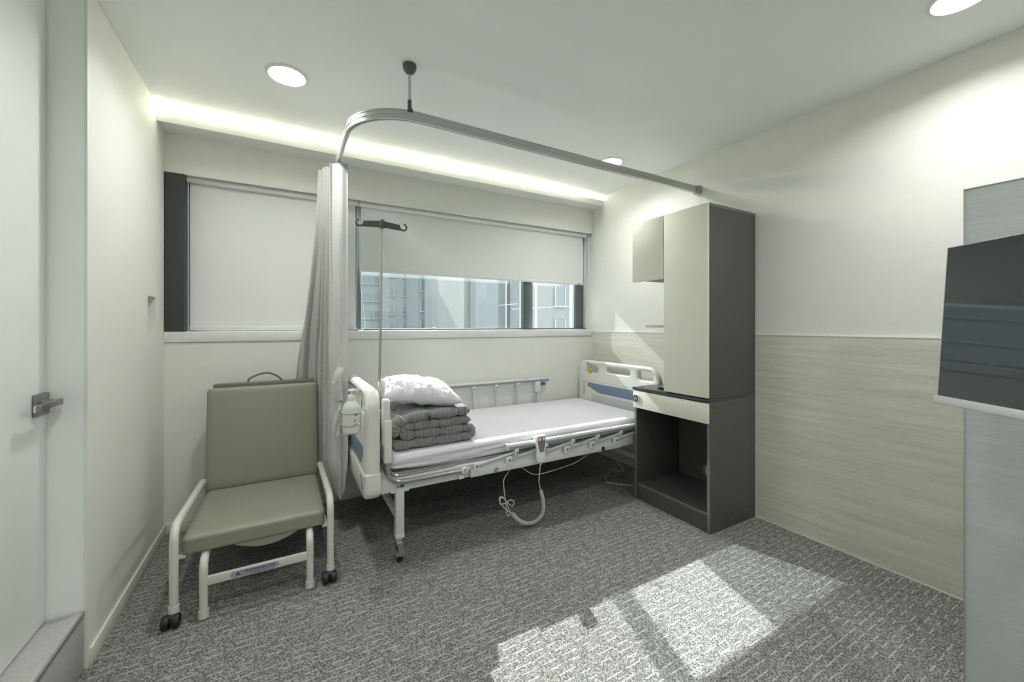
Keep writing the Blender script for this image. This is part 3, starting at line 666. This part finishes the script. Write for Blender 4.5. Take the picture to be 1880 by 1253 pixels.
MB().lathe([(0, .156), (.0155, .156), (.0155, .174), (.013, .177), (.0045, .178), (.0045, .192), (.013, .193), (.014, .199), (.010, .203), (0, .204)], M).tube(spline([(hx, hy, hz+.198), (hx+.02, hy+.008, hz+.198), (hx+.036, hy+.014, hz+.190)]), .005, 10).build('pump_head', WHITEP, bo)
vd = Vector((-hx, -hy, 0)).normalized()
def onlabel(z, off, ang): 
    d = Matrix.Rotation(ang, 3, 'Z') @ vd; xx = Vector((0, 0, 1)).cross(d); return basis(Vector((hx, hy, hz+z))+d*.0386, xx, (0, 0, 1))
text('label_heading', 'Far', .013, INKP, onlabel(.090, 0, .55), bo, bold=.0003)
text('label_number', '42', .010, INKP, onlabel(.062, 0, .45), bo, bold=.0002)
MB().box((-.012, -.002, 0), (.010, -.001, .0004), M=onlabel(.040, 0, .5)).box((-.010, .001, 0), (.012, .002, .0004), M=onlabel(.040, 0, .5)).box((-.006, .004, 0), (.012, .005, .0004), M=onlabel(.040, 0, .5)).build('label_lines', INKK, bo)
# warning tag on the footboard
tgp = thing('warning_tag', 'small yellow and grey warning tag hanging on the footboard', 'tag', (2.370, 2.79, .79))
MB().prism([(2.370, 2.815, .790), (2.372, 2.795, .776), (2.372, 2.752, .772), (2.372, 2.752, .832), (2.368, 2.815, .855)], (-.0015, 0, 0)).build('tag_card', YEL, tgp)
MB().prism([(2.3682, 2.816, .851), (2.3702, 2.751, .828), (2.3702, 2.751, .848), (2.3682, 2.816, .875)], (-.0018, 0, 0)).build('grey_band', LABELG, tgp)
m = MB()
for k in range(6): m.box((2.3678, 2.757+k*.009, .818+k*.0032), (2.3684, 2.763+k*.009, .825+k*.0032))
m.build('red_lettering', INKR, tgp)
MB().prism([(2.3684, 2.802, .812), (2.3690, 2.785, .800), (2.3695, 2.758, .780), (2.3695, 2.765, .795), (2.3684, 2.79, .806)], (-.0012, 0, 0)).build('black_figure', INKK, tgp)

# ------------------------------------------------------------------ bed remote with coiled cord
rm = thing('bed_remote', 'grey and white bed remote hooked over the lowered side rail', 'remote control', (1.322, 1.992, .39))
YF = 1.9985
M = basis((1.322, YF-.006, .464), (1, 0, 0), (0, 0, 1))
plate('remote_body', [(-.022, -.074), (.022, -.074), (.026, -.040), (.026, 0), (.0325, .050), (.0325, .076), (.026, .084), (-.026, .084), (-.0325, .076), (-.0325, .050), (-.026, 0), (-.026, -.040)], [], .024, .005, WHITEP, M, rm)
M2 = basis((1.322, YF-.0185, .464), (1, 0, 0), (0, 0, 1))
plate('grey_face', [(-.012, -.014), (.012, -.014), (.020, .010), (.026, .050), (.026, .070), (.022, .076), (-.022, .076), (-.026, .070), (-.026, .050), (-.020, .010)], [], .002, .0005, GREYP, M2, rm)
plate('red_strip', rrect(-.010, .056, .010, .070, .002), [], .0022, .0005, INKR, basis((1.322, YF-.0190, .464), (1, 0, 0), (0, 0, 1)), rm)
for s in (-1, 1): MB().lathe([(0, .003), (.0078, .003), (.0085, .0)], basis((1.322+s*.014, YF-.0195, .464+.063), (1, 0, 0), (0, 0, 1))).build('button', WHITEP, rm)
MB().box((1.310, YF+.006, .5135), (1.334, YF+.058, .5255), .003).box((1.310, YF+.052, .50), (1.334, YF+.060, .5255), .003).build('hook', WHITEP, rm)
MB().tube([(1.322, YF-.006, .392), (1.322, YF-.006, .370)], [.010, .006], 12).tube(spline([(1.322, YF-.006, .375), (1.318, YF-.002, .33), (1.322, 2.009, .265), (1.334, 2.009, .213)]), .0032, 8).build('lead', CORD, rm)
cp = spline([(1.334, 2.009, 0.210), (1.351, 2.009, 0.148), (1.351, 2.009, 0.087), (1.326, 2.009, 0.048), (1.275, 2.009, 0.031), (1.214, 2.009, 0.046), (1.164, 2.009, 0.085), (1.142, 2.009, 0.117)], 24)
L_ = [0]
for a, b in zip(cp, cp[1:]): L_.append(L_[-1]+(b-a).length)
pts = []; T = L_[-1]; K = 900; j = 0
for i in range(K+1):
    s = T*i/K
    while j < len(L_)-2 and L_[j+1] < s: j += 1
    p = cp[j].lerp(cp[j+1], (s-L_[j])/(L_[j+1]-L_[j]+1e-9)); t = (cp[j+1]-cp[j]).normalized(); n1 = Vector((0, 1, 0)); n2 = t.cross(n1); a = 2*PI*s/.0078
    pts.append(p+n1*.0092*math.cos(a)+n2*.0092*math.sin(a))
MB().tube(pts, .0029, 6).build('coiled_cord', CORD, rm)
kn = [(1.142, 2.009, 0.117), (1.113, 2.009, 0.137), (1.078, 2.014, 0.173), (1.058, 2.019, 0.213), (1.078, 2.024, 0.223), (1.113, 2.024, 0.183), (1.144, 2.024, 0.153), (1.159, 2.024, 0.173), (1.133, 2.019, 0.193), (1.083, 2.014, 0.183), (1.058, 2.009, 0.193), (1.063, 2.009, 0.223), (1.093, 2.009, 0.208), (1.113, 2.009, 0.153), (1.128, 2.014, 0.117), (1.108, 2.014, 0.112), (1.101, 2.019, 0.188), (1.093, 2.024, 0.259), (1.103, 2.044, 0.309), (1.164, 2.085, 0.340), (1.194, 2.105, 0.362)]
MB().tube(spline(kn, 6), .0030, 8).build('looped_cable', CORD, rm)
MB().tube(spline([(1.204, 2.085, 0.364), (1.255, 2.085, 0.335), (1.326, 2.095, 0.284), (1.397, 2.095, 0.272), (1.569, 2.095, 0.284), (1.670, 2.095, 0.299), (1.771, 2.095, 0.335), (1.882, 2.105, 0.375)], 8), .0030, 8).build('long_cable', CORD, rm)
# mains cord on the floor
pc = MB().tube(spline([(2.42, 2.085, .345), (2.42, 2.10, .05), (2.32, 2.135, .006), (2.22, 2.20, .005), (2.135, 2.298, .005), (2.14, 2.32, .005), (2.20, 2.39, .005), (2.30, 2.46, .005), (2.335, 2.495, .006), (2.345, 2.47, .005), (2.40, 2.42, .005), (2.44, 2.45, .012), (2.435, 2.55, .10), (2.40, 2.56, .235), (2.36, 2.56, .367)], 8), .0035, 8).build('power_cord', CORD)
tag(pc, 'white power cord trailing on the carpet under the foot of the bed', 'power cord')

# ================================================================== BEDSIDE CABINET
cb = thing('bedside_cabinet', 'tall charcoal bedside cabinet with taupe doors standing against the right wall', 'cabinet', (2.33, 1.73, 0))
cx0, cx1, ya, yb = 2.118, XR-.0125, 1.442, 2.010
XU = XR-.0005
B('side_panel', (cx0, ya, 0), (cx1, ya+.018, .757), CARC, cb, .0008); B('side_panel', (cx0, yb-.018, 0), (cx1, yb, .757), CARC, cb, .0008)
m = MB(); 
for y in (ya, yb-.018): m.box((cx0-.0012, y+.0005, .0), (cx0, y+.0175, .757))
m.box((cx0-.0012+.012, ya+.018, .096), (cx0+.012, yb-.018, .112)); m.build('edge_banding', CARCE, cb)
B('bottom_shelf', (cx0+.012, ya+.018, .095), (cx1-.012, yb-.018, .113), CARC, cb)
B('plinth', (cx0+.012, ya+.018, .0), (cx0+.030, yb-.018, .095), CARC, cb)
bk = plate('back_panel', [(ya+.018, .113), (yb-.018, .113), (yb-.018, .757), (ya+.018, .757)], [[(1.745+.045*math.cos(a), .185+.045*math.sin(a)) for a in [2*PI*k/28 for k in range(28)]]], .009, .0004, CARC, YZ(cx1-.006), cb)
MB().tube([(cx1-.013, 1.745+.047*math.cos(a), .185+.047*math.sin(a)) for a in [2*PI*k/36 for k in range(36)]], .003, 8, closed=True).build('cable_grommet', mat('grommet', (.38, .35, .28), .4), cb)
B('countertop', (cx0-.020, ya-.001, .757), (cx1, yb+.002, .775), TOPM, cb, .001)
dr = B('drawer', (cx0-.018, ya+.003, .636), (cx0, yb-.001, .752), TAUPE, cb, .0012)
B('drawer_box', (cx0, ya+.022, .645), (cx1-.03, yb-.022, .745), CARC, dr)
for (z, n) in ((.725, 0), (.075, 1)):
    for x in (cx0+.030, cx0+.22, cx0+.40): MB().cyl((x, ya-.0008, z), (x, ya+.001, z), .006, n=14).build('screw_cap', BLACK, cb)
# upper tall unit
zt = 1.905
B('tall_carcass', (cx0, ya, .776), (XR-.0125, ya+.302, zt-.018), CARC, cb, .0008)
B('top_panel', (cx0-.002, ya-.0012, zt-.018), (XR-.0125, ya+.303, zt), CARCE, cb, .0008)
B('tall_door', (cx0-.020, ya+.002, .783), (cx0-.002, 1.747, zt-.002), TAUPE, cb, .0012)
B('wall_unit', (cx0, 1.753, 1.512), (XR-.0005, yb, zt-.002), CARC, cb, .0008)
B('small_door', (cx0-.020, 1.753, 1.498), (cx0-.002, yb+.002, zt-.004), TAUPE, cb, .0012)
B('open_shelf', (2.225, 1.746, 1.186), (XR-.0005, yb, 1.202), mat('shelf_taupe', (.50, .48, .42), .45), cb, .001)
MB().box((cx0-.0205, 1.992, zt-.013), (cx0-.002, yb+.0025, zt-.0045), .001).build('door_label', WHITEP, cb)
# call button on the drawer
ca = thing('call_button', 'small round-cornered black call button on the drawer front', 'button', (cx0-.018, 1.977, .700))
M = basis((cx0-.0225, 1.977, .7005), (0, -1, 0), (0, 0, 1))
plate('button_rim', rrect(-.0235, -.027, .0235, .027, .015), [], .009, .002, WHITEP, M, ca)
plate('button_face', rrect(-.020, -.0235, .020, .0235, .013), [], .002, .0005, BLACK, basis((cx0-.0275, 1.977, .7005), (0, -1, 0), (0, 0, 1)), ca)
M3 = basis((cx0-.0287, 1.977, .7005), (0, -1, 0), (0, 0, 1))
MB().tube([M3 @ Vector((.010*math.cos(a), .012*math.sin(a), 0)) for a in [2*PI*k/24 for k in range(24)]], .0012, 6, closed=True).tube([M3 @ Vector((-.004, .004, 0)), M3 @ Vector((.004, .004, 0)), M3 @ Vector((.004, -.004, 0)), M3 @ Vector((-.004, -.004, 0))], .0008, 6, closed=True).box((-.001, .018, -.0005), (.001, .022, .0005), M=M3).box((-.005, -.021, -.0005), (.005, -.018, .0005), M=M3).build('ring_symbol', WHITEP, ca)
# clear tray on the counter
ty = thing('clear_plastic_tray', 'clear plastic lidded tray on the dark counter of the cabinet', 'tray', (2.235, 1.815, .775))
MB().box((2.185, 1.765, .7755), (2.285, 1.870, .785), .003).build('tray_base', BLACK, ty)
m = MB(); m.box((2.172, 1.753, .785), (2.298, 1.885, .794), .003); m.build('tray_lid', CLEARP, ty)

# ================================================================== GUARDIAN CHAIR
ch = thing('carer_chair', 'taupe leatherette folding carer chair with cream tube frame', 'chair', (-.11, 2.35, 0))
def cushion(name, f, mt, parent, cuts=26):
    m = MB(); bmesh.ops.create_cube(m.bm, size=2); bmesh.ops.subdivide_edges(m.bm, edges=m.bm.edges[:], cuts=cuts, use_grid_fill=True)
    for v in m.bm.verts: v.co = f(v.co.copy())
    return m.build(name, mt, parent, ang=80)
def rb(c, L, r):
    p = Vector((c.x*L[0], c.y*L[1], c.z*L[2])); q = Vector([max(-L[i]+r, min(L[i]-r, p[i])) for i in range(3)]); d = p-q
    return q+d.normalized()*r if d.length > 1e-7 else p
SX0, SX1 = -.369, .166
def seatf(c):
    p = rb(c, ((SX1-SX0)/2, .321, .038), .018); X = p.x+(SX0+SX1)/2; Y = p.y+2.411; k = (Y-2.09)/.642
    Z = p.z+.290-.030*k; Z += .006*(1-abs(c.x)**3)*(1-abs(c.y)**3)*(1 if c.z > 0 else 0)+.0015*noise.noise(Vector((X*6, Y*6, 0)))*(c.z > 0)
    if c.y < -.9: Z -= .004*math.sin(c.x*3)*0
    return Vector((X, Y, Z))
st = cushion('seat', seatf, LEATHER, ch)
m = MB(); m.prism([(-.200+.26*t, 2.098, .262-.040*math.sin(PI*t)**.8) for t in [k/20 for k in range(21)]] + [(.06, 2.098, .275), (-.2, 2.098, .275)], (0, .006, 0)); m.build('seat_flap', LEATHER, st)
for xx in (SX0+.004, SX1-.004): MB().tube([(xx, 2.0925, .262), (xx, 2.0905, .318)], .0010, 6).build('seat_seam', LEATHERD, st)
bd = Vector((0, .060, .54)).normalized(); bn = Vector((0, bd.z, -bd.y))
def backf(c):
    p = rb(c, ((SX1-SX0)/2+.012, .030, .285), .018); Xw = p.x+(SX0+SX1)/2; wr = .002*noise.noise(Vector((Xw*5, p.z*5, 7)))+(.006*(1-abs(c.x)**3)*(1-abs(c.z)**3) if c.y < 0 else 0)
    q = Vector((Xw, 2.762, .276))+bd*(p.z+.285)+bn*(p.y-wr if c.y < 0 else p.y); return q
cushion('backrest', backf, LEATHER, ch)
# rolled flap along the top
tp = Vector((0, 2.762, .276))+bd*.570
def flap(u, v):
    x = lerp(-.362, .160, u); a = v*PI*1.05; lean = .010*(1-u)
    return Vector((x, tp.y+.012+.024*math.cos(a+2.1), tp.z+.008+lean*.3+.020*math.sin(a+.4)))
m = MB(); m.box((-.356, tp.y-.004, tp.z-.030), (.160, tp.y+.034, tp.z+.022), .008, 3); fl = m.build('top_flap', LEATHERD, ch)
m = MB(); hz0 = tp.z+.022; pts = [(-.186, tp.y+.018, hz0-.012), (-.187, tp.y+.018, hz0+.014), (-.165, tp.y+.018, hz0+.030), (-.125, tp.y+.018, hz0+.046), (-.085, tp.y+.018, hz0+.048), (-.045, tp.y+.018, hz0+.030), (-.018, tp.y+.018, hz0+.004), (-.010, tp.y+.018, hz0-.010)]
m.tube(spline(pts, 6), .0055, 10); m.build('carry_handle', LEATHERD, ch)
for s, x in ((-1, -.387), (1, .187)):
    fr = MB().tube(smoothpath([(x, 2.066, .050), (x, 2.066, .388), (x, 2.770, .351), (x, 2.800, .02)], .075, 10), .0155, 16).build('side_frame', PAINT, ch)
    MB().cyl((x, 2.066, .046), (x, 2.066, .078), .0195, .0185, 20).build('foot_collar', PAINT, fr)
    MB().cyl((x, 2.7985, .0005), (x, 2.7985, .035), .0185, n=20).build('foot_collar', PAINT, fr)
    w = MB()
    for q in (-1, 1):
        w.lathe([(0, -.014), (.018, -.014), (.0250, -.010), (.0268, 0), (.0250, .010), (.018, .014), (0, .014)], Matrix.Translation((x-.006+q*.0165, 2.048, .0270)) @ Matrix.Rotation(PI/2, 4, 'Y'))
    w.box((x-.022, 2.034, .022), (x+.012, 2.076, .054), .010, 3); w.build('caster', RUBBER, ch)
    xi = x+.018 if s < 0 else x-.018
    MB().tube([(xi, 2.12, .250), (xi, 2.72, .228)], .008, 10).build('seat_rail', PAINT, ch)
    MB().cyl((x-.003, 2.110, .247), (xi+(-.014 if s > 0 else .014), 2.110, .247), .010, n=12).build('pivot_knob', PAINT, ch)
for x in (-.290, .100):
    lg = MB().tube(smoothpath([(x, 2.055, .010), (x, 2.055, .240), (x, 2.20, .234), (x, 2.68, .212)], .05, 8), .0155, 16).build('front_leg', PAINT, ch)
    MB().cyl((x, 2.055, .004), (x, 2.055, .034), .0195, .0185, 20).build('foot_cap', PAINT, lg); MB().cyl((x, 2.055, .0003), (x, 2.055, .005), .017, n=20).build('rubber_foot', RUBBER, lg)
cbx = MB().box((-.278, 2.046, .133), (.088, 2.062, .168), .002).build('cross_bar', PAINT, ch)
plate('name_plate', rrect(-.200, .1375, -.022, .1645, .0134), [], .0016, .0003, LABELG, basis((0, 2.0452, 0), (1, 0, 0), (0, 0, 1)), cbx)
BM = lambda x, z: basis((x, 2.0438, z), (1, 0, 0), (0, 0, 1))
text('logo_letter', 'A', .021, INKB, BM(-.172, .1505), cbx, .0003, bold=.0009)
MB().tube([(-.160+.0032*math.cos(a), 2.0438, .1595+.0032*math.sin(a)) for a in [2*PI*k/16 for k in range(16)]], .0009, 6, closed=True).build('logo_dot', INKR, cbx)
text('maker_name', '(주)에이원의료기산업', .0125, INKB, BM(-.0935, .1545), cbx, .0003, bold=.0002)
text('maker_name_small', 'A-ONE MEDICAL Co., Ltd', .0062, INKB, BM(-.0935, .1428), cbx, .0003)

# ================================================================== METAL PANEL AND TV
pn = thing('metal_panel_unit', 'tall brushed grey metal panel behind the television at the right edge', 'panel', (2.1, .1, 0))
B('panel_core', (1.925, -.45, 0), (1.96, .405, 1.637), mat('panel_core_grey', (.30, .31, .31), .5), pn, .002)
B('brushed_face', (1.915, -.445, .002), (1.925, .4085, 1.637), BRUSH, pn)
m = MB(); m.box((1.911, .4085, 0), (1.963, .4115, 1.641)); m.box((1.911, -.45, 1.637), (1.963, .411, 1.641), .001); m.build('edge_trim', ALU, pn)
tv = thing('television', 'flat black television angled towards the bed in front of the metal panel', 'television', (1.38, .08, .99))
ax = Vector((-.577, -.816, 0)); nh = Vector((-.816, .577, 0)); tl = math.radians(3.6)
up = (Vector((0, 0, 1))*math.cos(tl) - nh*math.sin(tl)).normalized(); TL = Vector((1.582, .369, 1.412))
Mtv = basis(TL, ax, up)         # local x along screen, y up, z = front or back
zf = 1 if (Mtv.to_3x3() @ Vector((0, 0, 1))).dot(nh) > 0 else -1
Wt, Ht = .72, .418
def tvbox(a, b, bev=0): 
    m = MB(); m.box((a[0], a[1], min(a[2]*zf, b[2]*zf)), (b[0], b[1], max(a[2]*zf, b[2]*zf)), bev, M=Mtv); return m
tvbox((0, -Ht, -.035), (Wt, 0, -.002), .003).build('tv_housing', BLACK, tv)
tvbox((.0015, -Ht+.014, -.002), (Wt-.0015, -.0015, .0006), 0).build('screen', SCREEN, tv)
m = tvbox((-.001, -Ht, -.010), (.0012, .001, .001)); m.box((-.001, -.001, min(-.01*zf, .001*zf)), (Wt, .001, max(-.01*zf, .001*zf)), 0, M=Mtv); m.build('bezel_edge', ALU, tv)
tvbox((-.006, -Ht-.008, -.020), (Wt+.006, -Ht+.014, .008), .004).build('bottom_bar', mat('silver_bar', (.66, .67, .67), .35, metal=.2), tv)
cen = Mtv @ Vector((Wt*.5, -Ht*.5, -.03*zf))
MB().box((-.08, -.08, -.02), (.08, .08, .0), .004, M=basis(cen, ax, up)).tube([cen, (1.60, cen.y-.02, cen.z-.02), (1.90, cen.y-.05, cen.z-.02), (1.914, cen.y-.05, cen.z-.02)], .016, 12).build('mounting_arm', BLACK, tv)

# ================================================================== OUTSIDE
HAZE = lambda n, c: mat(n, c, .9, var=.03, vscale=.6)
def building(label, x0, x1, y0, y1, z0, z1, col, winl, wcol, trims=()):  # outdoor haze is painted in: pale facades, window colours close to them
    t = thing('building', label, 'building', ((x0+x1)/2, y0, z0))
    B('facade', (x0, y0, z0), (x1, y1, z1), HAZE('facade_%d' % (col[0]*1000), col), t)
    for w in winl:
        f = B('window', (w[0], y0-.12, w[1]), (w[2], y0+.05, w[3]), mat('far_glass_%d' % (wcol[0]*1000), wcol, .3), t)
        nx = max(1, int((w[2]-w[0])/1.6)); mm = MB()
        for k in range(nx+1): xx = w[0]+(w[2]-w[0])*k/nx; mm.box((xx-.05, y0-.2, w[1]), (xx+.05, y0-.1, w[3]))
        mm.box((w[0]-.1, y0-.3, w[1]-.12), (w[2]+.1, y0-.1, w[1])); mm.build('window_bars', HAZE('far_white', (.62, .66, .66)), f)
    for q in trims: B('band', *q, t)
def ux(u, Y): 
    r = (u-940)/737; dx, dy = .4924+r*.8704, .8704-r*.4924; return dx/dy*Y
def vz(u, v, Y): r = (u-940)/737; return 1.2+(598-v)/737*(Y/(.8704-r*.4924))
fl_ = 3.3
def wins(cols, Y, h0, h, rng): return [(ux(a, Y), h0+fl_*k, ux(b, Y), h0+fl_*k+h) for k in range(*rng) for a, b in cols]
PIPE = HAZE('far_white', (.62, .65, .65))
building('pale ribbon-windowed office block at the left of the window view', -42, ux(725, 80), 80, 90, -25, 24, (.44, .46, .455), wins([(250, 440), (455, 560), (572, 650), (664, 706)], 80, -14, 1.5, (0, 11)), (.37, .395, .395))
building('beige block with small windows beside the blue sign', ux(712, 72), ux(775, 72), 72, 79.5, -25, 24, (.44, .43, .415), wins([(714, 724), (738, 753)], 72, -13.4, 1.6, (0, 11)), (.365, .38, .375))
building('grey block with balcony windows and white pipes', ux(768, 64), ux(812, 64), 64, 71.5, -25, 20, (.37, .385, .38), wins([(772, 784), (793, 805)], 64, -13, 1.9, (0, 9)), (.29, .315, .32),
         [((ux(u, 64), 63.7, -25), (ux(u+2.2, 64), 64, 20), PIPE) for u in (786, 806)])
building('plain concrete tower behind the middle of the window view', ux(808, 56), ux(862, 56), 56, 63.5, -25, 18, (.42, .42, .41), wins([(823, 830)], 56, -10, 1.6, (0, 7)), (.34, .355, .355))
building('beige tower in front of the concrete one, right of centre', ux(852, 46), ux(925, 46), 46, 55.5, -25, 14, (.46, .45, .43), [(ux(880, 46), -20, ux(895, 46), 13.5)], (.35, .365, .37))
building('grey glass-fronted block seen behind the window mullion', ux(915, 38), ux(1020, 38), 38, 45.5, -25, 12, (.37, .39, .395), [], (.3, .3, .3))
building('pale block filling the narrow right window pane', ux(1010, 30), ux(1160, 30), 30, 37.5, -25, 10, (.42, .43, .43), [(ux(1018, 30), -3+3*k, ux(1036, 30), -1.2+3*k) for k in range(3)], (.35, .38, .385))
sg = thing('blue_vertical_sign', 'blue vertical sign with white lettering on the far facade', 'sign', (ux(759, 72), 72, -2))
sx = ux(759.5, 72); B('sign_board', (sx-.33, 71.60, vz(759, 594, 72)), (sx+.33, 71.879, vz(759, 544, 72)), mat('sign_blue', (.22, .36, .56), .6), sg)
m = MB()
for k in range(8):
    z = vz(759, 548+k*5.7, 72); m.tube([(sx+.17*math.cos(a), 71.56, z+.15*math.sin(a)-.1) for a in [2*PI*i/10 for i in range(10)]], .05, 6, closed=True); m.box((sx-.2, 71.54, z-.32), (sx+.2, 71.61, z-.26))
m.build('sign_lettering', mat('far_sign_white', (.62, .70, .74), .8), sg)
fr = thing('rooftop_steel_frame', 'thin white steel frame outside the window on the right', 'steel frame', (ux(930, 14), 14, -3))
m = MB(); 
for (u, r) in ((929, .02), (984, .045), (1047, .03)): m.tube([(ux(u, 14), 14, -4), (ux(u, 14), 14, 4)], r, 8)
m.tube([(ux(916, 14), 14, vz(916, 561, 14)), (ux(950, 14), 14, vz(950, 558, 14))], .012, 6); m.tube([(ux(940, 14), 14, vz(940, 568, 14)), (ux(1054, 14), 14, vz(1054, 562, 14))], .015, 6)
m.build('frame_bars', HAZE('frame_white', (.8, .84, .84)), fr)
g = B('ground', (-60, 3.6, -25.4), (120, 120, -25), mat('street_asphalt', (.12, .12, .12), .9, var=.1)); g['kind'] = 'structure'
